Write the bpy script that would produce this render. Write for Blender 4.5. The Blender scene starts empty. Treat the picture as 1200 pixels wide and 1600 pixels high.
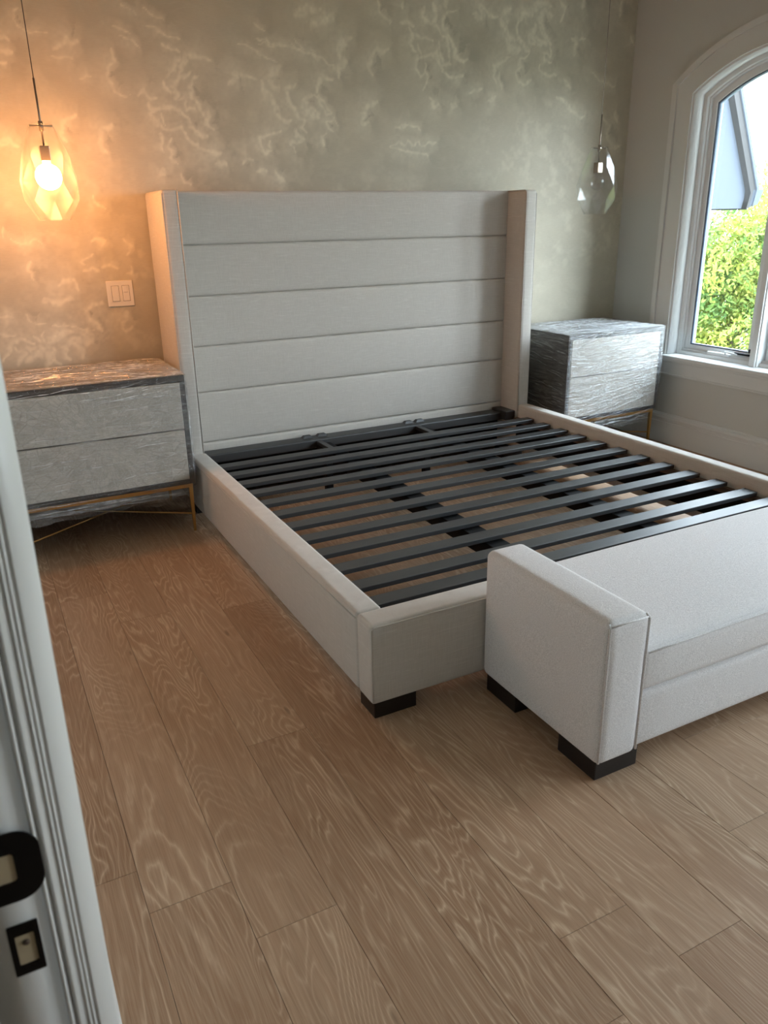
import bpy, bmesh, math, random
import numpy as np
from mathutils import Vector, Matrix, noise
random.seed(7)
rng = np.random.default_rng(11)
scene = bpy.context.scene
C = scene.collection

# ---------------------------------------------------------------- camera
def look(yaw, pitch, roll):
    f = Vector((math.sin(yaw)*math.cos(pitch), math.cos(yaw)*math.cos(pitch), math.sin(pitch)))
    r = Vector((math.cos(yaw), -math.sin(yaw), 0)); u = r.cross(f)
    rr = math.cos(roll)*r + math.sin(roll)*u; uu = -math.sin(roll)*r + math.cos(roll)*u
    return Matrix((rr, uu, -f)).transposed().to_4x4()
cam = bpy.data.cameras.new('camera'); cam_o = bpy.data.objects.new('camera', cam); C.objects.link(cam_o)
cam_o.matrix_world = Matrix.Translation((-0.8652, -4.1952, 1.4156)) @ look(0.47465, -0.35703, -0.01905)
cam.sensor_fit = 'VERTICAL'; cam.sensor_height = 24.0; cam.lens = 1218.08/1600*24
cam.clip_start = 0.02; cam.clip_end = 300
cam.dof.use_dof = True; cam.dof.focus_distance = 3.3; cam.dof.aperture_fstop = 7.0
scene.camera = cam_o

# ---------------------------------------------------------------- world, sun, exposure
SKY_STRENGTH = 13.0
SUN_STRENGTH = 7.0
w = bpy.data.worlds.new('daylight'); scene.world = w; w.use_nodes = True
nt = w.node_tree; bg = nt.nodes['Background']
tc = nt.nodes.new('ShaderNodeTexCoord'); sx = nt.nodes.new('ShaderNodeSeparateXYZ'); cr = nt.nodes.new('ShaderNodeValToRGB')
nt.links.new(tc.outputs['Generated'], sx.inputs[0]); nt.links.new(sx.outputs[2], cr.inputs[0])
cr.color_ramp.elements[0].position = 0.0; cr.color_ramp.elements[0].color = (.88, .95, 1, 1)
cr.color_ramp.elements[1].position = 0.8; cr.color_ramp.elements[1].color = (.70, .85, 1, 1)
nt.links.new(cr.outputs[0], bg.inputs[0]); bg.inputs[1].default_value = SKY_STRENGTH
sun = bpy.data.lights.new('sun', 'SUN'); sun.energy = SUN_STRENGTH; sun.angle = math.radians(1.0); sun.color = (1, .93, .78)
sun_o = bpy.data.objects.new('sun', sun); C.objects.link(sun_o)
sun_o.rotation_euler = Vector((-.62, .22, .75)).to_track_quat('Z', 'Y').to_euler()
def portal(loc, sy, sz, front=False):
    l = bpy.data.lights.new('window_portal', 'AREA'); l.shape = 'RECTANGLE'; l.size = sz; l.size_y = sy
    l.cycles.is_portal = True
    o = bpy.data.objects.new('window_portal', l); C.objects.link(o); o.location = loc
    o.rotation_euler = (math.radians(90), 0, math.radians(180)) if front else (0, math.radians(90), 0)
    if front: l.size, l.size_y = sy, sz
portal((3.36, -1.13, 1.42), 1.3, 1.75)
portal((3.36, -3.30, 1.42), 1.3, 1.75)
portal((3.36, -5.20, 1.42), 1.3, 1.75)
scene.view_settings.view_transform = 'Standard'; scene.view_settings.look = 'None'
scene.view_settings.gamma = 1; scene.view_settings.use_curve_mapping = False
scene.view_settings.exposure = 0.75

# ---------------------------------------------------------------- materials
def srgb(r, g, b):
    def f(c):
        c /= 255.0
        return c/12.92 if c <= .04045 else ((c+.055)/1.055)**2.4
    return (f(r), f(g), f(b), 1)
class N:
    def __init__(s, name):
        s.m = bpy.data.materials.new(name); s.m.use_nodes = True; s.t = s.m.node_tree
        s.b = s.t.nodes['Principled BSDF']; s.out = s.t.nodes['Material Output']
    def n(s, k, **kw):
        x = s.t.nodes.new('ShaderNode'+k)
        for a, v in kw.items():
            if a.startswith('i_'):
                i = a[2:]; x.inputs[int(i) if i.isdigit() else i.replace('_', ' ')].default_value = v
            else: setattr(x, a, v)
        return x
    def l(s, a, b): s.t.links.new(a, b)
    def math(s, op, a, b=None, c=None, clamp=False):
        x = s.n('Math', operation=op, use_clamp=clamp)
        for i, v in enumerate((a, b, c)):
            if v is None: continue
            if isinstance(v, (int, float)): x.inputs[i].default_value = v
            else: s.l(v, x.inputs[i])
        return x.outputs[0]
    def mapping(s, vec, scale=(1,1,1), loc=(0,0,0), rot=(0,0,0)):
        x = s.n('Mapping'); s.l(vec, x.inputs[0]); x.inputs['Scale'].default_value = scale
        x.inputs['Location'].default_value = loc; x.inputs['Rotation'].default_value = rot
        return x.outputs[0]
    def noise(s, vec, scale, detail=2, rough=.5, dist=0):
        x = s.n('TexNoise'); s.l(vec, x.inputs['Vector']); x.inputs['Scale'].default_value = scale
        x.inputs['Detail'].default_value = detail; x.inputs['Roughness'].default_value = rough; x.inputs['Distortion'].default_value = dist
        return x.outputs['Fac']
    def mix(s, fac, a, b):
        x = s.n('Mix', data_type='RGBA')
        for i, v in ((0, fac), (6, a), (7, b)):
            if isinstance(v, (int, float, tuple)): x.inputs[i].default_value = v
            else: s.l(v, x.inputs[i])
        return x.outputs[2]
    def ramp(s, fac, *stops):
        x = s.n('ValToRGB'); e = x.color_ramp.elements
        while len(e) < len(stops): e.new(.5)
        for i, (p, c) in enumerate(stops):
            e[i].position = p; e[i].color = c if isinstance(c, tuple) else (c, c, c, 1)
        s.l(fac, x.inputs[0]); return x.outputs[0]
    def bump(s, h, strength=.3, dist=.01):
        x = s.n('Bump'); s.l(h, x.inputs['Height']); x.inputs['Strength'].default_value = strength; x.inputs['Distance'].default_value = dist
        s.l(x.outputs[0], s.b.inputs['Normal']); return x.outputs[0]
    def set(s, **kw):
        for k, v in kw.items():
            k = k.replace('_', ' ')
            if isinstance(v, (int, float, tuple)): s.b.inputs[k].default_value = v
            else: s.l(v, s.b.inputs[k])
        return s
    def obj(s): return s.n('TexCoord').outputs['Object']

def simple(name, col, rough=.5, metal=0, spec=.5, bump=None):
    a = N(name); v = a.obj()
    nz = a.noise(v, 6, 3)
    a.set(Base_Color=a.mix(a.math('MULTIPLY', nz, .12), col, tuple(c*.8 for c in col[:3])+(1,)), Roughness=rough, Metallic=metal)
    a.b.inputs['Specular IOR Level'].default_value = spec
    if bump: a.bump(a.noise(v, bump[0], 3), bump[1], .002)
    return a.m
M = {}
M['paint'] = simple('painted_wall', srgb(190, 188, 182), .75, bump=(220, .06))
M['ceiling'] = simple('ceiling_paint', srgb(212, 210, 205), .85)
M['trim'] = simple('satin_white_trim', srgb(205, 204, 200), .35, bump=(60, .03))
M['frame'] = simple('window_white', srgb(222, 224, 224), .3)
M['gloss_trim'] = simple('door_frame_white', srgb(222, 222, 220), .28)
M['gasket'] = simple('glazing_gasket', srgb(84, 96, 112), .5)
M['black_metal'] = simple('black_hardware', srgb(16, 15, 15), .35, .6)
M['socket'] = simple('brushed_nickel', srgb(150, 140, 130), .3, .9)
M['gold'] = simple('brushed_brass', srgb(196, 160, 100), .32, .9)
M['dark_wood'] = simple('ebonised_wood', srgb(38, 34, 33), .35, bump=(90, .1))
M['foot'] = simple('espresso_foot', srgb(24, 20, 20), .4, bump=(90, .1))
M['plastic'] = simple('switch_plastic', srgb(232, 226, 216), .35)
M['raw_wood'] = simple('pale_raw_wood', srgb(188, 170, 140), .8)
M['brown_wood'] = simple('brown_ledger_wood', srgb(96, 78, 66), .6)
M['dark_fascia'] = simple('grey_fascia', srgb(40, 39, 41), .6)
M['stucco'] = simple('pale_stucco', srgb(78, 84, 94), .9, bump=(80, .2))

def m_slat():
    a = N('black_slat'); v = a.obj()
    g = a.noise(a.mapping(v, (3, 60, 60)), 3, 4)
    a.set(Base_Color=a.mix(g, srgb(27, 28, 30), srgb(40, 41, 43)), Roughness=.44)
    a.b.inputs['Specular IOR Level'].default_value = 1.0
    a.bump(g, .12, .002); return a.m
M['slat'] = m_slat()
M['beam'] = simple('matt_black_steel', srgb(14, 14, 15), .7, spec=.2)

def m_linen():
    a = N('oatmeal_linen'); v = a.obj()
    h = a.noise(a.mapping(v, (18, 18, 420)), 1, 3, .6)
    h2 = a.noise(a.mapping(v, (420, 420, 18)), 1, 3, .6)
    th = a.math('ADD', h, h2)
    slub = a.noise(a.mapping(v, (10, 10, 160)), 1, 3, .7)
    c = a.mix(a.math('MULTIPLY', th, .42), srgb(178, 171, 163), srgb(226, 221, 214))
    c = a.mix(a.ramp(slub, (.55, 0.0), (.75, .35)), c, srgb(232, 228, 222))
    a.set(Base_Color=c, Roughness=.9, Sheen_Weight=.15)
    a.b.inputs['Specular IOR Level'].default_value = .2
    a.bump(th, .35, .0015); return a.m
M['linen'] = m_linen()
def m_boucle():
    a = N('ivory_chenille'); v = a.obj()
    n1 = a.noise(v, 420, 3, .7); n2 = a.noise(v, 150, 2, .6)
    c = a.mix(a.ramp(n1, (.35, 0.0), (.65, 1.0)), srgb(200, 197, 197), srgb(239, 236, 236))
    a.set(Base_Color=c, Roughness=.92, Sheen_Weight=.2)
    a.b.inputs['Specular IOR Level'].default_value = .2
    a.bump(a.math('ADD', n1, n2), .4, .002); return a.m
M['boucle'] = m_boucle()

def m_oak():
    a = N('oak_plank'); g = a.n('TexCoord'); oi = a.n('ObjectInfo'); rnd = oi.outputs['Random']
    off = a.n('CombineXYZ'); a.l(a.math('MULTIPLY', rnd, 37.0), off.inputs[0]); a.l(a.math('MULTIPLY', rnd, 91.0), off.inputs[1])
    va = a.n('VectorMath', operation='ADD'); a.l(g.outputs['Object'], va.inputs[0]); a.l(off.outputs[0], va.inputs[1]); v = va.outputs[0]
    # cathedral figure: contour lines of a stretched noise
    big = a.noise(a.mapping(v, (3.4, .55, 1)), 1.6, 3, .45, .5)
    warp = a.noise(a.mapping(v, (14, 2.2, 1)), 1.5, 3, .55)
    fld = a.math('ADD', a.math('MULTIPLY', big, 30.0), a.math('MULTIPLY', warp, 2.2))
    ln = a.math('ABSOLUTE', a.math('SUBTRACT', a.math('FRACT', fld), .5))       # 0..0.5
    lines = a.ramp(ln, (.0, 1.0), (.13, .35), (.3, 0.0))
    fib = a.noise(a.mapping(v, (260, 5, 1)), 1, 3, .65)
    fib2 = a.noise(a.mapping(v, (60, 1.2, 1)), 1, 3, .6)
    mask = a.ramp(a.noise(a.mapping(v, (4, .8, 1)), 1.3, 2), (.38, .25), (.62, 1.0))
    lm = a.math('MULTIPLY', a.math('MULTIPLY', lines, mask), a.math('ADD', .35, fib))
    base = a.mix(rnd, srgb(160, 126, 98), srgb(184, 152, 124))
    base = a.mix(a.math('MULTIPLY', fib2, .7), base, srgb(128, 98, 74))
    base = a.mix(a.ramp(fib, (.4, 0.0), (.72, .45)), base, srgb(196, 170, 142))
    col = a.mix(a.math('MULTIPLY', lm, .62), base, srgb(222, 197, 168))
    knot = a.n('TexVoronoi', i_Scale=1.0); a.l(a.mapping(v, (6, 1.6, 1)), knot.inputs['Vector'])
    kf = a.ramp(knot.outputs['Distance'], (.0, 1.0), (.028, .7), (.045, 0.0))
    col = a.mix(a.math('MULTIPLY', kf, .55), col, srgb(70, 48, 34))
    a.set(Base_Color=col, Roughness=a.math('ADD', .42, a.math('MULTIPLY', fib2, .2)))
    a.b.inputs['Specular IOR Level'].default_value = .4
    a.bump(a.math('ADD', a.math('MULTIPLY', lm, -.6), fib), .22, .0015); return a.m
M['oak'] = m_oak()

def m_paper():
    a = N('cloud_wallpaper'); v = a.obj()
    at = a.n('Attribute', attribute_name='cloud'); cl = at.outputs['Fac']
    hatch = a.noise(a.mapping(v, (30, 1, 260), rot=(0, .12, 0)), 1, 3, .6)
    lo = a.noise(a.mapping(v, (1.3, 1, 1.8)), 1.5, 4, .55)
    tone = a.noise(a.mapping(v, (5, 1, 9)), 1.4, 5, .65, .8)
    base = a.mix(a.ramp(lo, (.3, 0.0), (.7, 1.0)), srgb(178, 171, 153), srgb(200, 191, 171))
    base = a.mix(a.ramp(tone, (.48, 0.0), (.62, .28)), base, srgb(200, 194, 176))
    base = a.mix(a.math('MULTIPLY', a.ramp(hatch, (.4, 0.0), (.65, 1.0)), .16), base, srgb(162, 156, 139))
    base = a.mix(a.math('MULTIPLY', cl, -1.0, clamp=True), base, srgb(140, 138, 124))
    c2 = a.math('MULTIPLY', a.math('MAXIMUM', cl, 0.0), a.math('ADD', .72, a.math('MULTIPLY', hatch, .4)), clamp=True)
    col = a.mix(c2, base, srgb(232, 225, 204))
    a.set(Base_Color=col, Roughness=a.math('SUBTRACT', .5, a.math('MULTIPLY', cl, .1)))
    a.b.inputs['Specular IOR Level'].default_value = .35
    a.bump(hatch, .08, .001); return a.m
M['paper'] = m_paper()

def m_veneer():
    # radiating sunburst of shell-like veneer pieces, centre in object space (0,0,0)
    a = N('sunburst_veneer'); v = a.obj(); s = a.n('SeparateXYZ'); a.l(v, s.inputs[0])
    x, z = s.outputs[0], s.outputs[2]
    ang = a.math('ARCTAN2', z, x)
    r = a.math('SQRT', a.math('ADD', a.math('MULTIPLY', x, x), a.math('MULTIPLY', z, z)))
    lr = a.math('LOGARITHM', a.math('ADD', r, .03), 2.718)
    cv = a.n('CombineXYZ'); a.l(a.math('MULTIPLY', ang, 3.2), cv.inputs[0]); a.l(a.math('MULTIPLY', lr, 3.0), cv.inputs[1])
    vo = a.n('TexVoronoi', i_Scale=2.0, i_Randomness=.6); a.l(cv.outputs[0], vo.inputs['Vector'])
    ed = a.n('TexVoronoi', feature='DISTANCE_TO_EDGE', i_Scale=2.0, i_Randomness=.6); a.l(cv.outputs[0], ed.inputs['Vector'])
    sc = a.n('SeparateColor'); a.l(vo.outputs['Color'], sc.inputs[0])
    fine = a.noise(a.mapping(v, (90, 90, 90)), 1, 4, .6)
    c = a.mix(sc.outputs[0], srgb(172, 166, 154), srgb(196, 190, 179))
    fb = a.n('CombineXYZ'); a.l(a.math('MULTIPLY', ang, 26.0), fb.inputs[0]); a.l(a.math('MULTIPLY', lr, 2.2), fb.inputs[1])
    c = a.mix(a.ramp(a.noise(fb.outputs[0], 1, 3, .6), (.4, 0.0), (.65, .55)), c, srgb(152, 147, 138))
    c = a.mix(a.ramp(vo.outputs['Distance'], (.15, 0.0), (.6, .35)), c, srgb(194, 190, 182))
    c = a.mix(a.ramp(fine, (.45, 0.0), (.7, .3)), c, srgb(206, 203, 196))
    c = a.mix(a.ramp(ed.outputs['Distance'], (.0, .45), (.05, 0.0)), c, srgb(136, 130, 120))
    a.set(Base_Color=c, Roughness=.35); return a.m
M['veneer'] = m_veneer()

def m_film(name, flat):
    """clear wrap: mostly transparent, whitish folds and their highlights painted in as fine pale streaks"""
    a = N(name); v = a.obj()
    if flat: mp, mp2 = a.mapping(v, (3.2, 60, 20), rot=(0, 0, .10)), a.mapping(v, (20, 75, 30), rot=(0, 0, -.3))
    else: mp, mp2 = a.mapping(v, (4.5, 4.5, 105), rot=(0.04, .17, 0)), a.mapping(v, (9, 9, 60), rot=(.1, -.28, .2))
    st = a.noise(mp, 1, 4, .62, .5); st2 = a.noise(mp2, 1, 4, .65, .9)
    patch = a.ramp(a.noise(v, 4.5, 3, .6), (.36, .12), (.62, 1.0))
    h = a.math('ADD', st, a.math('MULTIPLY', st2, .8))
    bp = a.n('Bump'); a.l(h, bp.inputs['Height']); bp.inputs['Strength'].default_value = 1.0; bp.inputs['Distance'].default_value = .02
    gl = a.n('BsdfGlossy'); gl.inputs['Roughness'].default_value = .11; a.l(bp.outputs[0], gl.inputs['Normal'])
    df = a.n('BsdfDiffuse'); df.inputs['Color'].default_value = (.9, .91, .92, 1)
    tl = a.n('BsdfTranslucent'); tl.inputs['Color'].default_value = (.9, .91, .92, 1)
    dm = a.n('MixShader'); dm.inputs[0].default_value = .3; a.l(df.outputs[0], dm.inputs[1]); a.l(tl.outputs[0], dm.inputs[2])
    tr = a.n('BsdfTransparent'); tr.inputs[0].default_value = (.985, .985, .985, 1)
    crease = a.ramp(st, *(((.44, .05), (.50, .9), (.54, .3), (.62, .8)) if flat else ((.48, 0.0), (.54, 1.0), (.57, .10), (.64, .7))))
    crease2 = a.ramp(st2, (.56, 0.0), (.62, .7))
    cf = a.math('MULTIPLY', a.math('MAXIMUM', crease, crease2), patch)
    m1 = a.n('MixShader'); a.l(a.math('ADD', .14 if flat else .012, a.math('MULTIPLY', cf, .6 if flat else .15)), m1.inputs[0]); a.l(tr.outputs[0], m1.inputs[1]); a.l(dm.outputs[0], m1.inputs[2])  # pale diffuse mixed in along creases, imitating their highlights
    lw = a.n('LayerWeight'); lw.inputs['Blend'].default_value = .3; a.l(bp.outputs[0], lw.inputs['Normal'])
    f = a.math('ADD', .12 if flat else .06, a.math('MULTIPLY', a.math('POWER', lw.outputs['Facing'], 2.0), .35))
    f = a.math('ADD', f, a.math('MULTIPLY', cf, .55 if flat else .22), clamp=True)
    m2 = a.n('MixShader'); a.l(f, m2.inputs[0]); a.l(m1.outputs[0], m2.inputs[1]); a.l(gl.outputs[0], m2.inputs[2])
    a.l(m2.outputs[0], a.out.inputs['Surface']); return a.m
M['film'] = m_film('stretch_film', False); M['film_top'] = m_film('stretch_film_top', True)

def m_thin_glass(name, tint, base=.04, gain=.55, rough=.02):
    a = N(name)
    gl = a.n('BsdfGlossy'); gl.inputs['Roughness'].default_value = rough
    tr = a.n('BsdfTransparent'); tr.inputs[0].default_value = tint
    lw = a.n('LayerWeight'); lw.inputs['Blend'].default_value = .3
    p = a.math('POWER', lw.outputs['Facing'], 3.0)
    f = a.math('ADD', base, a.math('MULTIPLY', p, gain))
    m2 = a.n('MixShader'); a.l(f, m2.inputs[0]); a.l(tr.outputs[0], m2.inputs[1]); a.l(gl.outputs[0], m2.inputs[2])
    a.l(m2.outputs[0], a.out.inputs['Surface']); return a.m
M['shade_glass'] = m_thin_glass('pendant_glass', (.985, .988, .988, 1), .045, .55, .13)
M['shade_glass_warm'] = m_thin_glass('pendant_glass_lit', (.985, .985, .98, 1), .02, .5, .42)
M['pane'] = m_thin_glass('window_pane', (.96, .98, .98, 1), .03, .3, .0)
M['bulb_glass'] = m_thin_glass('bulb_glass', (.96, .96, .96, 1), .05, .4, .2)
def m_emit(name, col, st):
    a = N(name); e = a.n('Emission'); e.inputs[0].default_value = col; e.inputs[1].default_value = st
    a.l(e.outputs[0], a.out.inputs['Surface']); return a.m
M['lit_bulb'] = m_emit('lit_bulb', (1, .40, .125, 1), 92.0)

def m_leaf(name, c1, c2, c3):
    a = N(name); v = a.obj(); oi = a.n('Attribute', attribute_name='tint')
    n = a.noise(v, 1.6, 3)
    c = a.mix(oi.outputs['Fac'], c1, c2); c = a.mix(a.ramp(n, (.45, 0.0), (.6, .7)), c, c3)
    df = a.n('BsdfDiffuse'); a.l(c, df.inputs[0]); tl = a.n('BsdfTranslucent'); a.l(c, tl.inputs[0])
    m = a.n('MixShader'); m.inputs[0].default_value = .35; a.l(df.outputs[0], m.inputs[1]); a.l(tl.outputs[0], m.inputs[2])
    a.l(m.outputs[0], a.out.inputs['Surface']); return a.m
M['leaf'] = m_leaf('sunlit_leaf', srgb(116, 140, 62), srgb(160, 156, 80), srgb(60, 102, 66))
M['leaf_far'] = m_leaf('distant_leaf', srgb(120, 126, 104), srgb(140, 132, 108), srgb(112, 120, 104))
M['bark'] = simple('bark', srgb(96, 80, 66), .9, bump=(30, .5))
M['grass'] = simple('lawn', srgb(112, 112, 100), .95, bump=(20, .5))

# cloud strokes of the printed wallpaper: width, then x, z pairs, all in millimetres on the wall
CLOUDS = [[12.3,326,2089,291,2053,295,2002,329,1962,375,1925,366,1892,390,1866],
[13.7,245,2122,289,2178,343,2175,396,2158],
[13.5,197,2106,208,2133,250,2169],
[13.7,215,1991,233,2013,221,2046,242,2095,298,2118],
[7.5,269,1994,252,1972,265,1952,297,1957],
[6.8,230,1992,286,2001,307,1975],
[10.5,77,1978,96,1952,110,1939,92,1917,110,1877,139,1864],
[6.0,142,1926,132,1905,148,1878],
[10.5,110,1946,164,1948,210,1943,253,1917],
[13.5,261,1917,274,1889,294,1847,324,1834,356,1828],
[9.6,138,1857,192,1858,232,1860,244,1832,281,1804,302,1776,341,1755,423,1760],
[9.8,119,1828,139,1801,121,1779,142,1758],
[6.8,175,1809,168,1780,181,1759,170,1723,192,1709],
[9.8,28,2003,75,2025,102,2000,131,1991],
[12.0,170,2071,175,2044,203,2025],
[10.5,476,2070,527,2090,505,2124,537,2115,569,2103,634,2089],
[15.0,668,2083,673,2048,706,2021,721,1992,745,1964],
[21.0,759,2167,722,2136,711,2100,743,2066],
[9.7,832,2099,795,2061,792,2010,824,1975,875,1932,865,1902,890,1869],
[7.9,738,1868,685,1851,631,1828,637,1791,652,1757,687,1762],
[5.2,682,1814,676,1791,692,1765],
[9.0,828,1893,835,1856,861,1834,806,1825,787,1801,804,1779],
[12.0,720,1978,718,1948,759,1921,813,1926],
[17.5,880,2014,878,1977,913,1956,958,1954],
[9.0,378,1719,412,1727,444,1713],
[8.7,545,1714,564,1733,589,1730],
[9.0,619,1670,655,1674],
[13.5,706,1655,722,1624,740,1624],
[9.0,211,1666,216,1636,238,1622],
[9.0,125,1679,107,1657,123,1658],
[4.5,539,2236,611,2220,677,2211,752,2195],
[4.5,656,2265,714,2262,782,2256],
[4.5,825,2263,876,2245,927,2227,971,2209],
[3.8,165,2223,201,2206,252,2189],
[15.8,1166,2312,1119,2298,1099,2260,1116,2218,1143,2205],
[15.7,1139,2212,1078,2172,1085,2135],
[13.1,1391,2280,1305,2267,1275,2221,1265,2198,1288,2169],
[13.1,1309,2029,1250,2008,1220,1968,1219,1921,1248,1918],
[8.8,1329,2494,1337,2459,1365,2433,1403,2400],
[7.5,1467,2507,1467,2478],
[11.4,1456,2411,1500,2422,1549,2396],
[10.5,1510,2386,1539,2358,1519,2327,1529,2290,1549,2276],
[7.0,1569,2327,1569,2293,1594,2268],
[8.8,1539,2358,1599,2355,1660,2329],
[10.5,1690,2324,1691,2278,1722,2241],
[10.0,1554,2254,1549,2200,1569,2166,1589,2187],
[7.0,1604,2218,1599,2187,1620,2157,1594,2117],
[8.8,1559,2246,1640,2267,1681,2239,1723,2202],
[13.5,959,2062,966,2107,1003,2131,1048,2118],
[8.7,963,2047,988,2011,1028,1976],
[15.8,908,2037,880,2007,895,1970,949,1957],
[7.0,926,2038,962,2033,969,2003,995,1967,1028,1976],
[6.7,1048,1908,1036,1946,993,1929,1001,1891,1028,1873],
[8.0,990,1864,962,1844,974,1814],
[9.0,819,1885,825,1840,861,1834],
[7.5,797,1824,787,1801,804,1783],
[5.3,633,2287,715,2272,782,2260,858,2244,919,2234,998,2210,1069,2193],
[3.7,844,2285,885,2253,955,2243],
[4.5,638,2352,694,2326],
[5.2,918,2220,988,2203],
[5.3,1415,1896,1496,1923,1579,1897],
[6.0,1374,1823,1496,1834,1673,1822],
[22.8,943,2356,997,2381,1051,2400],
[19.5,859,2398,920,2417,982,2429],
[11.7,1801,2492,1726,2470,1720,2420,1755,2372,1798,2324,1798,2282,1841,2259,1891,2257],
[15.2,1725,2560,1726,2530,1740,2511],
[16.3,1606,2480,1606,2441,1646,2414],
[11.7,1659,2514,1672,2476,1659,2425,1700,2388],
[11.7,1700,2378,1742,2350,1756,2300,1757,2238],
[9.3,1592,2259,1674,2274,1702,2224,1771,2239],
[9.3,1716,2194,1772,2166,1857,2176],
[11.7,1906,2481,1977,2492,1947,2530,2005,2504,2078,2495],
[21.3,2093,2481,2139,2443,2141,2401,2201,2384],
[21.0,2164,2538,2121,2504,2152,2465],
[17.3,2227,2471,2254,2515,2330,2511],
[14.7,2227,2471,2230,2407,2278,2357,2310,2338],
[20.0,2141,2390,2158,2338,2233,2349],
[17.3,2315,2520,2373,2567,2433,2583],
[21.3,2160,2610,2233,2637,2338,2627],
[19.5,2348,2470,2321,2414,2385,2376,2431,2390],
[16.0,2468,2533,2406,2528,2387,2473,2413,2421,2463,2381],
[10.5,2305,2424,2308,2381,2355,2368],
[11.7,2493,2620,2545,2561,2517,2515],
[8.2,2457,2364,2467,2326,2419,2334,2422,2290,2471,2282],
[8.0,2392,2272,2387,2233,2444,2214,2516,2212],
[8.2,2296,2326,2236,2290,2254,2247,2209,2223,2227,2180,2336,2174],
[10.5,2168,2296,2117,2260,2059,2235,2061,2182,2076,2161],
[6.7,2104,2217,2098,2173,2108,2130],
[14.7,2620,2425,2669,2429,2640,2382,2653,2327],
[8.0,2734,2434,2669,2423],
[12.0,2684,2616,2696,2574],
[13.5,2575,2187,2610,2155],
[10.0,2533,2094,2636,2040,2740,2009],
[9.3,2035,2071,2080,2084],
[12.0,1902,2098,1974,2134],
[12.0,1634,2064,1676,2023,1703,2024],
[10.5,1788,2049,1817,2029],
[10.7,2982,2632,2980,2576],
[10.7,3072,2459,3093,2437],
[12.0,2897,2002,2955,1956,2943,1894,3004,1834,3040,1835],
[13.5,2998,2042,3023,1983],
[6.7,2786,2245,2875,2203,2982,2185],
[5.8,1415,1896,1496,1920,1551,1900],
[5.8,1374,1820,1468,1790,1635,1766],
[14.3,-248,1062,-294,1058,-332,1027,-324,986,-288,964,-285,936],
[13.0,-138,1022,-150,981,-168,955,-157,930,-126,931],
[27.3,-343,947,-349,907,-360,874],
[15.6,-371,888,-417,892,-459,868,-459,827,-450,799],
[22.1,-406,877,-385,841,-390,807],
[13.0,-412,925,-463,929,-504,912,-521,887,-506,859,-533,847,-521,806,-497,790],
[7.6,-587,945,-567,917,-537,902,-552,929,-536,948],
[13.0,-606,907,-653,924,-698,908,-724,864,-743,826],
[7.6,-583,892,-636,876,-620,855],
[15.2,-687,794,-653,845,-684,880],
[22.8,-633,816,-602,853,-560,877,-529,833,-556,782],
[5.2,-647,1384,-650,1402,-634,1426],
[5.4,-614,1371,-558,1351,-513,1369,-491,1350],
[5.2,-733,1021,-661,1019],
[5.2,-610,1032,-580,991,-523,994],
[3.9,-507,973,-452,962,-395,951,-304,944],
[5.2,-744,957,-679,949],
[9.8,-225,1226,-191,1231,-160,1217],
[6.5,-328,1230,-263,1234,-240,1214],
[7.0,-546,1277,-558,1240,-546,1201],
[11.7,-505,1110,-446,1081,-387,1090],
[11.7,-434,1164,-361,1180,-341,1140],
[6.5,-97,1241,-93,1214,-114,1212],
[10.4,-252,1362,-201,1355],
[5.2,-267,1299,-322,1275,-299,1255],
[19.5,-429,721,-473,690,-467,640],
[15.6,-269,705,-301,672,-293,628],
[5.0,-425,2298,-461,2295,-465,2268,-445,2244,-391,2224,-332,2232],
[13.8,-319,2179,-255,2211,-238,2178,-205,2194],
[7.4,-55,2176,-60,2134,-98,2089,-95,2053,-53,2012,-8,1992],
[6.9,-225,2060,-162,2071],
[5.8,-324,2145,-229,2137],
[4.1,-35,2269,41,2247],
[3.4,-23,2238,68,2206],
[4.1,118,2288,197,2266,261,2252],
[5.8,167,2220,254,2190],
[3.4,10,2369,83,2327],
[3.4,88,2369,194,2315],
[9.6,-571,2194,-528,2204,-488,2194],
[8.3,-537,2157,-482,2148],
[9.6,-546,2103,-519,2098],
[12.4,-263,1907,-328,1883,-338,1839,-318,1795],
[13.2,-104,1868,-147,1845,-163,1792,-137,1747],
[7.4,-216,1578,-215,1531,-178,1507],
[9.6,-587,1781,-555,1804,-530,1776],
[8.2,-121,1370,-75,1336,-98,1287]]
# ---------------------------------------------------------------- helpers
def link(name, me, mat, parent=None, smooth=False):
    o = bpy.data.objects.new(name, me); C.objects.link(o)
    if mat and not me.materials: me.materials.append(mat)
    if parent: o.parent = parent
    if smooth:
        for p in me.polygons: p.use_smooth = True
    return o
def mesh(name, verts, faces):
    me = bpy.data.meshes.new(name); me.from_pydata([tuple(v) for v in verts], [], faces); me.update(); return me
def empty(name, loc=(0,0,0), rz=0, **kw):
    o = bpy.data.objects.new(name, None); C.objects.link(o); o.location = loc; o.rotation_euler = (0,0,rz)
    for k, v in kw.items(): o[k] = v
    return o
def box_me(x0, x1, y0, y1, z0, z1, bev=0.0, seg=2, name='box'):
    bm = bmesh.new(); r = bmesh.ops.create_cube(bm, size=1)
    bmesh.ops.scale(bm, vec=(x1-x0, y1-y0, z1-z0), verts=bm.verts)
    bmesh.ops.translate(bm, vec=((x0+x1)/2, (y0+y1)/2, (z0+z1)/2), verts=bm.verts)
    if bev: bmesh.ops.bevel(bm, geom=bm.edges[:], offset=bev, segments=seg, affect='EDGES', profile=.5)
    me = bpy.data.meshes.new(name); bm.to_mesh(me); bm.free(); return me
def box(name, x0, x1, y0, y1, z0, z1, mat, parent=None, bev=0.0, seg=2):
    return link(name, box_me(x0, x1, y0, y1, z0, z1, bev, seg, name), mat, parent, smooth=False)
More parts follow.
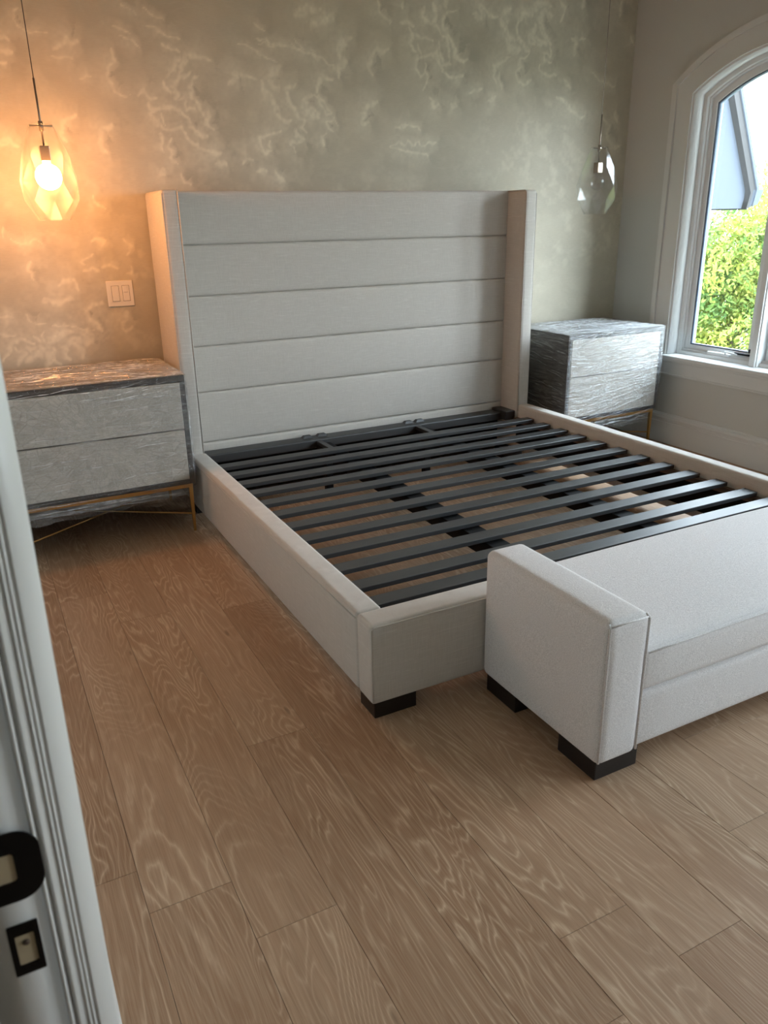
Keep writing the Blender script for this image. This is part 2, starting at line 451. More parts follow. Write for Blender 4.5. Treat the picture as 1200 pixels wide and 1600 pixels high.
def puff(name, x0, x1, y0, y1, z0, z1, mat, parent=None, r=.02, amt=(0,0,0), n=14, sag=None):
    """soft upholstered box: rounded edges, faces swollen by amt per axis"""
    h = [(x1-x0)/2, (y1-y0)/2, (z1-z0)/2]; c = [(x0+x1)/2, (y0+y1)/2, (z0+z1)/2]
    def lines(hh):
        e = [-hh, -hh+r*.12, -hh+r*.3, -hh+r*.6, -hh+r]
        m = [(-hh+r)+(2*hh-2*r)*i/n for i in range(1, n)]
        return e+m+[-x for x in reversed(e)]
    L = [lines(v) for v in h]
    vid = {}; verts = []; faces = []
    def vert(p):
        k = tuple(round(v, 6) for v in p)
        if k in vid: return vid[k]
        inn = [max(-h[i]+r, min(h[i]-r, p[i])) for i in range(3)]
        d = Vector([p[i]-inn[i] for i in range(3)])
        q = Vector(inn)+(d.normalized()*r if d.length > 1e-9 else d)
        for i in range(3):
            if amt[i]:
                j, k2 = [a for a in range(3) if a != i]
                wgt = max(0, 1-(p[j]/h[j])**2)**.6*max(0, 1-(p[k2]/h[k2])**2)**.6
                q[i] += amt[i]*wgt*(p[i]/h[i])
        if sag: q = sag(q, h)
        vid[k] = len(verts); verts.append(q+Vector(c)); return vid[k]
    for ax in range(3):
        j, k2 = [a for a in range(3) if a != ax]
        for s in (-1, 1):
            for a in range(len(L[j])-1):
                for b in range(len(L[k2])-1):
                    quad = []
                    for (aa, bb) in ((a, b), (a+1, b), (a+1, b+1), (a, b+1)):
                        p = [0,0,0]; p[ax] = s*h[ax]; p[j] = L[j][aa]; p[k2] = L[k2][bb]; quad.append(vert(p))
                    if (s > 0) == (ax != 1): faces.append(quad)
                    else: faces.append(quad[::-1])
    return link(name, mesh(name, verts, faces), mat, parent, smooth=True)
def tube_me(pts, r, n=8, name='tube', closed=False):
    pts = [Vector(p) for p in pts]; verts = []; faces = []; m = len(pts)
    for i, p in enumerate(pts):
        a = pts[(i-1) % m] if (closed or i > 0) else p; b = pts[(i+1) % m] if (closed or i < m-1) else p
        t = (b-a).normalized(); up = Vector((0,0,1)) if abs(t.z) < .9 else Vector((1,0,0))
        u = t.cross(up).normalized(); v = t.cross(u)
        rr = r[i] if isinstance(r, (list, tuple)) else r
        for k in range(n):
            an = 2*math.pi*k/n; verts.append(p+u*math.cos(an)*rr+v*math.sin(an)*rr)
    for i in range(m if closed else m-1):
        for k in range(n):
            i2 = (i+1) % m
            faces.append((i*n+k, i*n+(k+1)%n, i2*n+(k+1)%n, i2*n+k))
    if not closed: faces += [tuple(range(n))[::-1], tuple((m-1)*n+k for k in range(n))]
    return mesh(name, verts, faces)
def tube(name, pts, r, mat, parent=None, n=8, closed=False):
    return link(name, tube_me(pts, r, n, name, closed), mat, parent, smooth=True)
def lathe(name, prof, mat, parent=None, n=24, center=(0,0,0), smooth=True):
    verts = []; faces = []; m = len(prof)
    for r, z in prof:
        for k in range(n):
            a = 2*math.pi*k/n; verts.append((center[0]+r*math.cos(a), center[1]+r*math.sin(a), center[2]+z))
    for i in range(m-1):
        for k in range(n): faces.append((i*n+k, i*n+(k+1)%n, (i+1)*n+(k+1)%n, (i+1)*n+k))
    faces += [tuple(range(n))[::-1], tuple((m-1)*n+k for k in range(n))]
    return link(name, mesh(name, verts, faces), mat, parent, smooth)
def plate_me(loops, t, name, bev=0.0):
    """2D loops (first outer, others holes) -> slab of thickness t, centred on local z=0"""
    cu = bpy.data.curves.new(name, 'CURVE'); cu.dimensions = '2D'; cu.fill_mode = 'BOTH'; cu.extrude = t/2
    for lp in loops:
        sp = cu.splines.new('POLY'); sp.points.add(len(lp)-1); sp.use_cyclic_u = True
        for i, (a, b) in enumerate(lp): sp.points[i].co = (a, b, 0, 1)
    o = bpy.data.objects.new(name, cu); C.objects.link(o)
    me = bpy.data.meshes.new_from_object(o.evaluated_get(bpy.context.evaluated_depsgraph_get()))
    bpy.data.objects.remove(o); bpy.data.curves.remove(cu); me.name = name; me.materials.clear()
    bm = bmesh.new(); bm.from_mesh(me); bmesh.ops.remove_doubles(bm, verts=bm.verts, dist=1e-5); bm.to_mesh(me); bm.free()
    return me
YZ = Matrix(((0,0,1,0),(1,0,0,0),(0,1,0,0),(0,0,0,1)))    # local (a,b,c) -> world (c,a,b)
XZ = Matrix(((1,0,0,0),(0,0,-1,0),(0,1,0,0),(0,0,0,1)))   # local (a,b,c) -> world (a,-c,b)
def slab_x(name, loops, x0, x1, mat, parent=None):
    me = plate_me(loops, x1-x0, name); me.transform(Matrix.Translation(((x0+x1)/2, 0, 0)) @ YZ); return link(name, me, mat, parent)
def slab_y(name, loops, y0, y1, mat, parent=None):
    me = plate_me(loops, y1-y0, name); me.transform(Matrix.Translation((0, (y0+y1)/2, 0)) @ XZ); return link(name, me, mat, parent)
def slab_z(name, loops, z0, z1, mat, parent=None):
    me = plate_me(loops, z1-z0, name); me.transform(Matrix.Translation((0, 0, (z0+z1)/2))); return link(name, me, mat, parent)
def struct(o): o['kind'] = 'structure'; return o

# ---------------------------------------------------------------- room shell
XR = 3.107; XL = -0.870; YF = -6.2; ZC = 2.78; HX = -2.3
def wallpaper():
    x0, x1, z0, z1 = XL-.11, XR+.0, 0.0, ZC
    nx, nz = 661, 464
    X = np.linspace(x0, x1, nx); Z = np.linspace(z0, z1, nz)
    gx, gz = np.meshgrid(X, Z)
    def vnoise(f, seed):
        r = np.random.default_rng(seed); a = r.random((int(4*f)+4, int(5*f)+4))
        u = (gx-x0)*f; v = (gz-z0)*f; i = u.astype(int); j = v.astype(int); fu = u-i; fv = v-j
        fu = fu*fu*(3-2*fu); fv = fv*fv*(3-2*fv)
        return (a[j,i]*(1-fu)*(1-fv)+a[j,i+1]*fu*(1-fv)+a[j+1,i]*(1-fu)*fv+a[j+1,i+1]*fu*fv)-.5
    wx = gx+.022*vnoise(9, 1)+.020*np.abs(vnoise(16, 2))*2+.012*vnoise(40, 3)
    wz = gz+.022*vnoise(9, 4)+.020*np.abs(vnoise(16, 5))*2+.012*vnoise(40, 6)
    val = np.zeros_like(gx); dark = np.zeros_like(gx)
    def paint(w, P, s):
        pts = np.array(P, float).reshape(-1, 2)/1000.0; w = w/1000.0*1.15
        m = .03+w*2.4
        i0, i1 = np.searchsorted(X, [pts[:,0].min()-m-.05, pts[:,0].max()+m+.05]); j0, j1 = np.searchsorted(Z, [pts[:,1].min()-m-.05, pts[:,1].max()+m+.05])
        if i1 <= i0 or j1 <= j0: return
        ax = wx[j0:j1, i0:i1]; az = wz[j0:j1, i0:i1]
        seg = pts[1:]-pts[:-1]; ln = np.hypot(seg[:,0], seg[:,1]); tot = ln.sum()+1e-9; acc = 0
        best = np.full(ax.shape, 9.0); bt = np.zeros(ax.shape); side = np.zeros(ax.shape)
        for k in range(len(seg)):
            dx, dz = seg[k]; L2 = ln[k]**2+1e-12
            t = np.clip(((ax-pts[k,0])*dx+(az-pts[k,1])*dz)/L2, 0, 1)
            d = np.hypot(ax-pts[k,0]-t*dx, az-pts[k,1]-t*dz)
            cr_ = ax-pts[k,0]-t*dx
            u = d < best; best = np.where(u, d, best); bt = np.where(u, (acc+t*ln[k])/tot, bt); side = np.where(u, cr_, side); acc += ln[k]
        tp = np.clip(np.sin(np.pi*np.clip(bt*.84+.08, 0, 1)), .12, 1)**.5
        inner = np.clip(side/(best+1e-4), 0, 1)            # sharp on the hollow side, soft on the outer side
        core = np.clip(1.3-best/(w*tp*(1.5-.75*inner)), 0, 1)
        halo = .55*np.exp(-(best/((w*3.2+.028)*(1-.8*inner)))**2)*tp
        v = np.maximum(core**.7, halo)*s
        val[j0:j1, i0:i1] = np.maximum(val[j0:j1, i0:i1], v)
        dk = np.exp(-(best/(w*2.6+.035))**2)*np.clip(side/(best+1e-4)*1.6, 0, 1)*tp
        dark[j0:j1, i0:i1] = np.maximum(dark[j0:j1, i0:i1], dk)
    for row in CLOUDS: paint(row[0], row[1:], .8)
    # the repeat of the pattern carries on, out of the photograph, behind the headboard and low down
    r = np.random.default_rng(5)
    for k in range(70):
        cx, cz = r.uniform(-.8, 3.1), r.uniform(.05, .75) if k % 2 else r.uniform(.6, 1.5)
        if k % 2 == 0 and not .1 < cx < 2.0: continue
        rad = r.uniform(.03, .08); a0 = r.uniform(1.2, 2.0); a1 = a0+r.uniform(2, 3.2)
        P = []
        for q in np.linspace(a0, a1, 7): P += [1000*(cx+rad*math.cos(q)), 1000*(cz+rad*math.sin(q))]
        paint(r.uniform(12, 26), P, .7)
    bill = np.clip((vnoise(14, 8)+.6*vnoise(33, 9)+.4*vnoise(70, 10))*1.5, 0, 1)*np.clip(vnoise(2.2, 12)*2+.5, 0, 1)
    val = np.clip(val*(.85+.6*vnoise(80, 7))+.34*bill, 0, 1)
    val = np.where(val > .12, val, val-.34*np.clip(dark-val*2, 0, 1))
    n = nx*nz; co = np.zeros((n, 3), np.float32); co[:,0] = gx.ravel(); co[:,2] = gz.ravel()
    idx = np.arange(n).reshape(nz, nx)
    q = np.stack([idx[:-1,:-1], idx[:-1,1:], idx[1:,1:], idx[1:,:-1]], -1).reshape(-1, 4).astype(np.int32)
    me = bpy.data.meshes.new('wall_back'); me.vertices.add(n); me.vertices.foreach_set('co', co.ravel())
    me.loops.add(q.size); me.loops.foreach_set('vertex_index', q.ravel())
    me.polygons.add(len(q)); me.polygons.foreach_set('loop_start', np.arange(0, q.size, 4, dtype=np.int32))
    me.update(calc_edges=True)
    at = me.attributes.new('cloud', 'FLOAT', 'POINT'); at.data.foreach_set('value', val.ravel().astype(np.float32))
    o = struct(link('wall_back', me, M['paper']))
    # core of the wall behind the paper
    struct(box('wall_back_core', XL-.11, XR+.2, .004, .16, -.02, ZC+.1, M['paint']))
wallpaper()

def arch(h, R, zb, yc=-1.13, zc=1.153, n=22):
    """loop of an arched opening: half width h, crown radius R round (yc, zc), bottom zb"""
    L = [(yc-h, zb), (yc+h, zb)]
    a = math.asin(h/R)
    for i in range(n+1):
        t = a-2*a*i/n; L.append((yc+R*math.sin(t), zc+R*math.cos(t)))
    return L
W2 = -3.30; W3 = -5.20
struct(slab_x('wall_right', [[(.16, -.02), (YF-.15, -.02), (YF-.15, ZC+.1), (.16, ZC+.1)], arch(.605, 1.105, .575), arch(.605, 1.105, .575, yc=W2), arch(.605, 1.105, .575, yc=W3)], XR, XR+.2, M['paint']))
struct(box('wall_left', XL-.11, XL, -3.56, 0.0, -.02, ZC+.1, M['paint']))
struct(box('wall_left_header', XL-.11, XL, -4.75, -3.56, 2.3, ZC+.1, M['paint']))
struct(box('wall_left_return', XL-.11, XL, YF, -4.75, -.02, ZC+.1, M['paint']))
struct(box('wall_front', HX-.15, XR+.2, YF-.15, YF, -.02, ZC+.1, M['paint']))
struct(box('wall_hall', HX-.15, HX, YF, -3.4, -.02, ZC+.1, M['paint']))
struct(box('wall_hall_back', HX, XL-.11, -3.4, -3.25, -.02, ZC+.1, M['paint']))
struct(box('ceiling', HX-.15, XR+.2, YF-.15, .16, ZC, ZC+.12, M['ceiling']))

# floor with individual planks
floor = struct(empty('floor'))
struct(box('subfloor', HX-.1, XR, YF, 0, -.10, -.018, M['dark_wood'], floor))
PW = .1866
known = {-5: [-2.66], -4: [-1.09], -3: [-2.97], -2: [-2.34], 0: [-3.275], 3: [-3.232], 4: [-2.919]}
pr = random.Random(21)
col = -5
xs = []
k0 = -13
for k in range(k0, 17):
    xa = k*PW+.0015+(.0 if k else 0); xb = (k+1)*PW+.0015
    xb = min(xb, XR-.001)
    if xa >= XR-.01: break
    ya_lim, yb_lim = (YF, -.001) if xa > XL-.1 else (YF, -3.41)
    j = list(known.get(k, []))
    if not j: j = [pr.uniform(-3.6, -1.6)] if k >= 0 or k < -5 else [pr.uniform(-3.9, -3.4)]
    y = min(j)-1.75+pr.uniform(-.2, .2)
    while y > YF: j.append(y); y -= pr.uniform(1.3, 2.0)
    y = max(j)+pr.uniform(1.55, 2.1)
    while y < yb_lim: j.append(y); y += pr.uniform(1.3, 2.0)
    cuts = [ya_lim]+sorted(q for q in j if ya_lim+.05 < q < yb_lim-.05)+[yb_lim]
    for a, b in zip(cuts, cuts[1:]):
        cx, cy = (xa+xb)/2, (a+b)/2
        hx, hy = (xb-xa)/2-.0004, (b-a)/2-.0004; e = .0007
        dz = pr.uniform(-.0003, .0003)
        V = [(-hx,-hy,-.016),(hx,-hy,-.016),(hx,hy,-.016),(-hx,hy,-.016),
             (-hx,-hy,-e),(hx,-hy,-e),(hx,hy,-e),(-hx,hy,-e),(-hx+e,-hy+e,0),(hx-e,-hy+e,0),(hx-e,hy-e,0),(-hx+e,hy-e,0)]
        F = [(3,2,1,0),(0,1,5,4),(1,2,6,5),(2,3,7,6),(3,0,4,7),(4,5,9,8),(5,6,10,9),(6,7,11,10),(7,4,8,11),(8,9,10,11)]
        o = link('plank', mesh('plank', V, F), M['oak'], floor); o.location = (cx, cy, dz)

# baseboards
def baseboard(name, p0, p1, nrm, h=.195):
    """tall moulded baseboard: profile swept from p0 to p1, nrm points into the room"""
    prof = [(0,0),(.018,0),(.018,h*.70),(.0145,h*.72),(.0145,h*.76),(.018,h*.78),(.024,h*.86),(.022,h*.93),(.010,h*.97),(.006,h),(0,h)]
    V = []; n = len(prof)
    for p in (p0, p1):
        for d, z in prof: V.append((p[0]+nrm[0]*d, p[1]+nrm[1]*d, z))
    F = [(i, (i+1)%n, n+(i+1)%n, n+i) for i in range(n)]+[tuple(range(n))[::-1], tuple(range(n, 2*n))]
    return struct(link(name, mesh(name, V, F), M['trim']))
baseboard('baseboard_right', (XR, -.001), (XR, YF), (-1, 0))
baseboard('baseboard_back', (XL, 0), (XR-.025, 0), (0, -1))
baseboard('baseboard_left', (XL, -3.56), (XL, 0), (1, 0))
baseboard('baseboard_front', (XL, YF), (XR-.025, YF), (0, 1))

# ---------------------------------------------------------------- windows
def window(name, yc):
    wdw = struct(empty(name, (XR, yc, .55)))
    def par(o): o.parent = wdw; o.matrix_parent_inverse = wdw.matrix_world.inverted() if False else Matrix.Translation((-XR, -yc, -.55)); return o
    zb = .575
    def ring(nm, h1, R1, h2, R2, x0, x1, b1=zb, b2=None, mat='trim'):
        b2 = b1 if b2 is None else b2
        if b1 == b2:      # three-sided: one loop going out and back
            o_ = arch(h1, R1, b1, yc); i_ = arch(h2, R2, b2, yc)
            lp = [o_[1]]+o_[2:]+[o_[0]]+[i_[0]]+i_[:1:-1]+[i_[1]]
            return par(slab_x(nm, [lp], x0, x1, M[mat]))
        return par(slab_x(nm, [arch(h1, R1, b1, yc), arch(h2, R2, b2, yc)], x0, x1, M[mat]))
    ring('casing', .752, 1.24, .612, 1.112, XR-.018, XR)
    ring('casing_backband', .757, 1.245, .722, 1.212, XR-.030, XR)
    ring('casing_bead', .628, 1.128, .606, 1.106, XR-.026, XR)
    ring('jamb', .606, 1.106, .594, 1.094, XR-.012, XR+.19, mat='frame')
    ring('window_frame', .595, 1.095, .570, 1.070, XR+.065, XR+.19, .56, .600, mat='frame')
    ring('frame_stop', .571, 1.071, .562, 1.062, XR+.085, XR+.17, .595, .612, mat='frame')
    par(box('mullion', XR+.045, XR+.19, yc-.028, yc+.028, .575, 2.225, M['frame'], None, .004))
    par(box('mullion_cap', XR+.036, XR+.05, yc-.019, yc+.019, .578, 2.235, M['frame'], None, .003))
    for s in (1, -1):
        def half(y1, y2, z0, R):
            a1 = math.asin(y1/R); a2 = math.asin(y2/R)
            lp = [(yc+s*y1, z0), (yc+s*y2, z0)]
            for i in range(11):
                t = a2+(a1-a2)*i/10; lp.append((yc+s*R*math.sin(t), 1.153+R*math.cos(t)))
            return lp
        sash = par(slab_x('sash', [half(.034, .565, .605, 1.060), half(.090, .530, .640, 1.022)], XR+.105, XR+.155, M['frame']))
        def sub(o): o.parent = sash; return o
        sub(slab_x('glazing_bead', [half(.088, .532, .638, 1.024), half(.094, .526, .646, 1.016)], XR+.112, XR+.146, M['gasket']))
        sub(slab_x('pane', [half(.092, .528, .644, 1.018)], XR+.128, XR+.132, M['pane']))
    # casement operator: cover, arm, folded crank and the dark lever
    par(box('crank_cover', XR+.070, XR+.105, yc+.20, yc+.36, .598, .622, M['frame'], None, .006))
    par(tube('crank_handle', [(XR+.075, yc+.22, .622), (XR+.060, yc+.215, .634), (XR+.058, yc+.17, .632), (XR+.060, yc+.13, .628)], .006, M['frame']))
    par(box('sash_lever', XR+.085, XR+.102, yc+.06, yc+.17, .624, .636, M['black_metal'], None, .003))
    par(box('sash_corner_block', XR+.10, XR+.125, yc+.040, yc+.085, .640, .664, M['dark_fascia'], None, .003))
    # stool (sill) and apron
    par(box('window_sill', XR-.055, XR+.10, yc-.80, yc+.655, .553, .578, M['trim'], None, .007, 3))
    par(box('sill_moulding', XR-.030, XR+.0, yc-.79, yc+.645, .533, .553, M['trim'], None, .006, 3))
    par(box('apron', XR-.018, XR, yc-.78, yc+.635, .455, .535, M['trim'], None, .003))
    par(box('apron_bead', XR-.024, XR, yc-.78, yc+.635, .447, .460, M['trim'], None, .004))
    return wdw
window('window_1', -1.13)
window('window_2', W2)
window('added_window_3', W3)  # unseen window, added to bring more daylight onto the bench

# ---------------------------------------------------------------- cased opening next to the camera
df = struct(empty('door_frame_post', (-.87, -3.6, 0)))
LEAN = .008
def parent_keep(o, p):
    o.parent = p; o.matrix_parent_inverse = Matrix.Translation(-p.location); return o
CX, CY = -.8652, -3.645
def prism(name, prof, z0, z1, mat, par=None):
    o = slab_z(name, [[(CX+a, CY+b) for a, b in prof]], z0, z1, mat)
    return parent_keep(o, par) if par else o
prism('jamb', [(-.078,.0),(-.0285,.0),(-.0285,.10),(-.078,.10)], 0, 2.3, M['gloss_trim'], df)
prism('door_stop', [(-.20,.022),(-.082,.022),(-.082,.004),(-.078,.002),(-.078,.10),(-.20,.10)], 0, 2.3, M['gloss_trim'], df)
prism('casing', [(-.0285,.008),(-.0285,-.001),(-.0272,-.0035),(-.0258,-.0035),(-.0246,-.0005),(-.0240,.003),(-.0232,.0035),(-.0226,.001),
                 (-.0214,-.0015),(-.0195,-.0008),(-.0170,.0010),(-.0150,.0022),(-.0142,.0022),(-.0136,.0012),(-.0122,.0018),(-.0116,.0030),
                 (-.0106,.0034),(-.0100,.0026),(-.0088,.0032),(-.0080,.0050),(-.0066,.0056),(-.0058,.0044),(-.0046,.0046),
                 (.0084,.0165),(.0094,.0180),(.0102,.021),(.0104,.026),(.0090,.030),(.0074,.032),(.0074,.085),(-.0285,.085)], 0, 2.3, M['gloss_trim'], df)
# latch strike with a rounded lip, and the bolt strike below it
def rounded(x0, x1, z0, z1, r0, r1, n=8):
    L = []
    for (cx, cz, a0, r) in ((x1-r1, z0+r1, -90, r1), (x1-r1, z1-r1, 0, r1), (x0+r0, z1-r0, 90, r0), (x0+r0, z0+r0, 180, r0)):
        for i in range(n+1):
            a = math.radians(a0+90*i/n); L.append((cx+r*math.cos(a), cz+r*math.sin(a)))
    return L
ls = slab_y('latch_strike', [rounded(CX-.095, CX-.0238, .925, .990, .004, .020), rounded(CX-.090, CX-.043, .944, .971, .002, .003)], CY-.0052, CY-.0036, M['black_metal'])
parent_keep(ls, df)
o = box('strike_hole', CX-.090, CX-.043, CY-.0038, CY-.0030, .943, .972, M['raw_wood']); parent_keep(o, df)
o = tube('strike_screw', [(CX-.060, CY-.0038, .957), (CX-.060, CY-.0058, .957)], .005, M['raw_wood'], None, 12); parent_keep(o, df)
bs = slab_y('bolt_strike', [rounded(CX-.059, CX-.0362, .848, .899, .001, .001, 2), rounded(CX-.0545, CX-.0405, .8575, .8885, .001, .001, 2)], CY-.0022, CY-.0004, M['black_metal'])
parent_keep(bs, df)
o = box('bolt_hole', CX-.0547, CX-.0403, CY-.0008, CY-.0002, .857, .889, M['raw_wood']); parent_keep(o, df)
o = tube('bolt_screw', [(CX-.047, CY-.0006, .8795), (CX-.047, CY-.0018, .8795)], .0028, M['brown_wood'], None, 12); parent_keep(o, df)
df.rotation_euler = (0, LEAN, 0); df.location.x += .0016-LEAN*1.12       # the old frame stands a touch out of plumb
struct(box('trim_1', XL-.13, XL+.02, -4.75, -4.70, 0, 2.3, M['gloss_trim']))
struct(box('trim_2', XL-.13, XL+.02, -4.70, -3.66, 2.27, 2.3, M['gloss_trim']))

# ---------------------------------------------------------------- bed
BW, BH, BD, BL, BR, BB, WT, RT = 2.12, 1.567, .368, 2.413, .325, .057, .080, .0885
bed = empty('upholstered_bed', (0, 0, 0), label='king size bed frame in pale linen with channelled winged headboard and black slats, no mattress', category='bed')
hb = box('headboard', WT-.01, BW-WT+.01, -.150, -.02, .228, BH-.012, M['linen'], bed, .012, 3)
zs = [.240, .330, .597, .832, 1.080, 1.323, BH+.001]
for a, b in zip(zs, zs[1:]):
    puff('channel', WT-.008, BW-WT+.008, -.200, -.12, a, b, M['linen'], hb, r=.013, amt=(0, .010 if b-a > .15 else .003, 0), n=18)
box('headboard_frame', WT, BW-WT, -.17, -.03, .03, .228, M['beam'], bed, .004)
def wing(x0, x1, inner):
    wg = puff('wing', x0, x1, -BD, -.02, .060, BH, M['linen'], bed, r=.016, amt=(.003, .003, 0), n=12)
    xi = inner
    # piping along the inner front edge and the outer one
    tube('piping', [(xi, -BD+.001, .30), (xi, -BD+.001, BH-.012), (xi, -BD+.012, BH-.001), (xi, -.12, BH-.001)], .0032, M['linen'], wg, 8)
    xo = x0+x1-xi
    tube('seam', [(xo, -BD+.003, .07), (xo, -BD+.003, BH-.016)], .0022, M['linen'], wg, 6)
wing(0, WT, WT-.004); wing(BW-WT, BW, BW-WT+.004)
def rail(x0, x1, BR=BR):
    r = puff('side_rail', x0, x1, -BL+.097, -BD+.004, BB, BR, M['linen'], bed, r=.014, amt=(.003, 0, .002), n=14)
    xo = x0 if x0 < 1 else x1; s = 1 if x0 < 1 else -1
    for zz in (BR-.018,):
        tube('seam', [(xo-s*.001, -BL+.10, zz), (xo-s*.001, -BD, zz)], .0020, M['linen'], r, 6)
    xi = x1 if x0 < 1 else x0
    box('black_lining', min(xi, xi+s*.008), max(xi, xi+s*.008), -BL+RT+.002, -BD, .100, .232, M['beam'], r)
    box('ledger', min(xi, xi+s*.030), max(xi, xi+s*.030), -BL+RT+.002, -BD, .236, .262, M['brown_wood'], r)
rail(0, RT); rail(BW-.074, BW, .341)
fb = puff('footboard', 0, BW, -BL, -BL+.098, BB, BR, M['linen'], bed, r=.013, amt=(0, .004, .002), n=16)
tube('seam', [(.002, -BL+.0, BB+.01), (.001, -BL+.001, BR-.016), (.012, -BL-.001, BR-.007), (BW-.012, -BL-.001, BR-.007), (BW-.001, -BL+.001, BR-.016), (BW-.002, -BL, BB+.01)], .0022, M['linen'], fb, 6)
box('foot_ledger', RT, BW-RT, -BL+.098, -BL+.125, .225, .262, M['beam'], bed)
sl = box_me(-(BW-2*RT)/2+.006, (BW-2*RT)/2-.006, -.0325, .0325, -.018, 0, .0015, 1, 'slat'); sl.materials.append(M['slat'])
for i in range(12):
    y = -.525-.155*i if i < 11 else -2.207
    o = link('slat', sl, None, bed); o.location = (BW/2, y, .290)
for x in (.742, 1.372):
    box('centre_beam', x-.022, x+.060, -BL+.125, -.31, .205, .2655, M['beam'], bed, .003)
    for y in (-.36, -2.26): box('support_leg', x, x+.04, y-.02, y+.02, 0, .205, M['beam'], bed, .003)
    box('beam_arm', x-.022, x+.010, -.50, -.30, .264, .284, M['slat'], bed, .003)
box('head_rail', RT+.004, BW-RT-.004, -.310, -.212, .243, .291, M['slat'], bed, .006, 3)
for x in (.690, .778, 1.335, 1.412):
    # little trapezoid retainer standing on the head rail
    V = [(x-.030,-.262,.291),(x+.030,-.262,.291),(x+.030,-.226,.291),(x-.030,-.226,.291),(x-.018,-.255,.304),(x+.020,-.255,.304),(x+.020,-.232,.304),(x-.018,-.232,.304)]
    link('retainer', mesh('retainer', V, [(3,2,1,0),(0,1,5,4),(1,2,6,5),(2,3,7,6),(3,0,4,7),(4,5,6,7)]), M['slat'], bed)
box('corner_bracket', BW-RT-.075, BW-RT-.004, -.365, -.215, .250, .306, M['slat'], bed, .005)
for x0 in (.013, BW-.013-.145):
    for y0 in (-BL+.013, -.35):
        box('foot', x0, x0+.145, y0, y0+.10, 0, BB+.006, M['foot'], bed, .003)

# ---------------------------------------------------------------- bench
bench = empty('bench', (1.24, -2.69, 0), label='ivory upholstered bench with low square arms at the foot of the bed', category='bench')
def bp(o): return parent_keep(o, bench)
X0, X1, Y0, Y1 = .384, 2.10, -2.955, -2.422
for x0, x1 in ((X0, X0+.138), (X1-.138, X1)):
    arm = bp(puff('arm', x0, x1, Y0, Y1, .062, .487, M['boucle'], None, r=.022, amt=(.004, .003, .004), n=12))
    for xx in (x0+.004, x1-.004):
        p = tube('piping', [(xx, Y0+.002, .075), (xx, Y0+.002, .470), (xx+(.003 if xx < x0+.05 else -.003), Y0+.010, .482)], .0035, M['boucle']); p.parent = arm; 
        p.matrix_parent_inverse = Matrix.Translation(-bench.location) @ Matrix.Translation(bench.location)
    p = tube('front_seam', [(x0+.010, Y0+.001, .476), (x1-.010, Y0+.001, .476)], .0022, M['boucle'], arm)
bp(puff('base_rail', X0+.13, X1-.13, Y0+.012, Y1-.012, .062, .243, M['boucle'], None, r=.024, amt=(0, .005, 0), n=14))
def crown(q, h):          # the cushion rides a little higher against the bed
    if q.z > 0: q.z += .024*(q.y/h[1]+1)/2
    return q
cu = bp(puff('seat_cushion', X0+.134, X1-.134, Y0+.006, Y1-.01, .245, .374, M['boucle'], None, r=.020, amt=(0, .008, .024), n=20, sag=crown))
tube('cushion_seam', [(X0+.150, Y0+.005, .363), (X0+.25, Y0+.003, .366), (X1-.25, Y0+.003, .366), (X1-.150, Y0+.005, .363)], .0025, M['boucle'], cu)
for x0 in (X0+.016, X1-.166):
    for y0 in (Y0+.022, Y1-.160):
        bp(box('foot', x0, x0+.150, y0, y0+.152, 0, .068, M['foot'], None, .003))

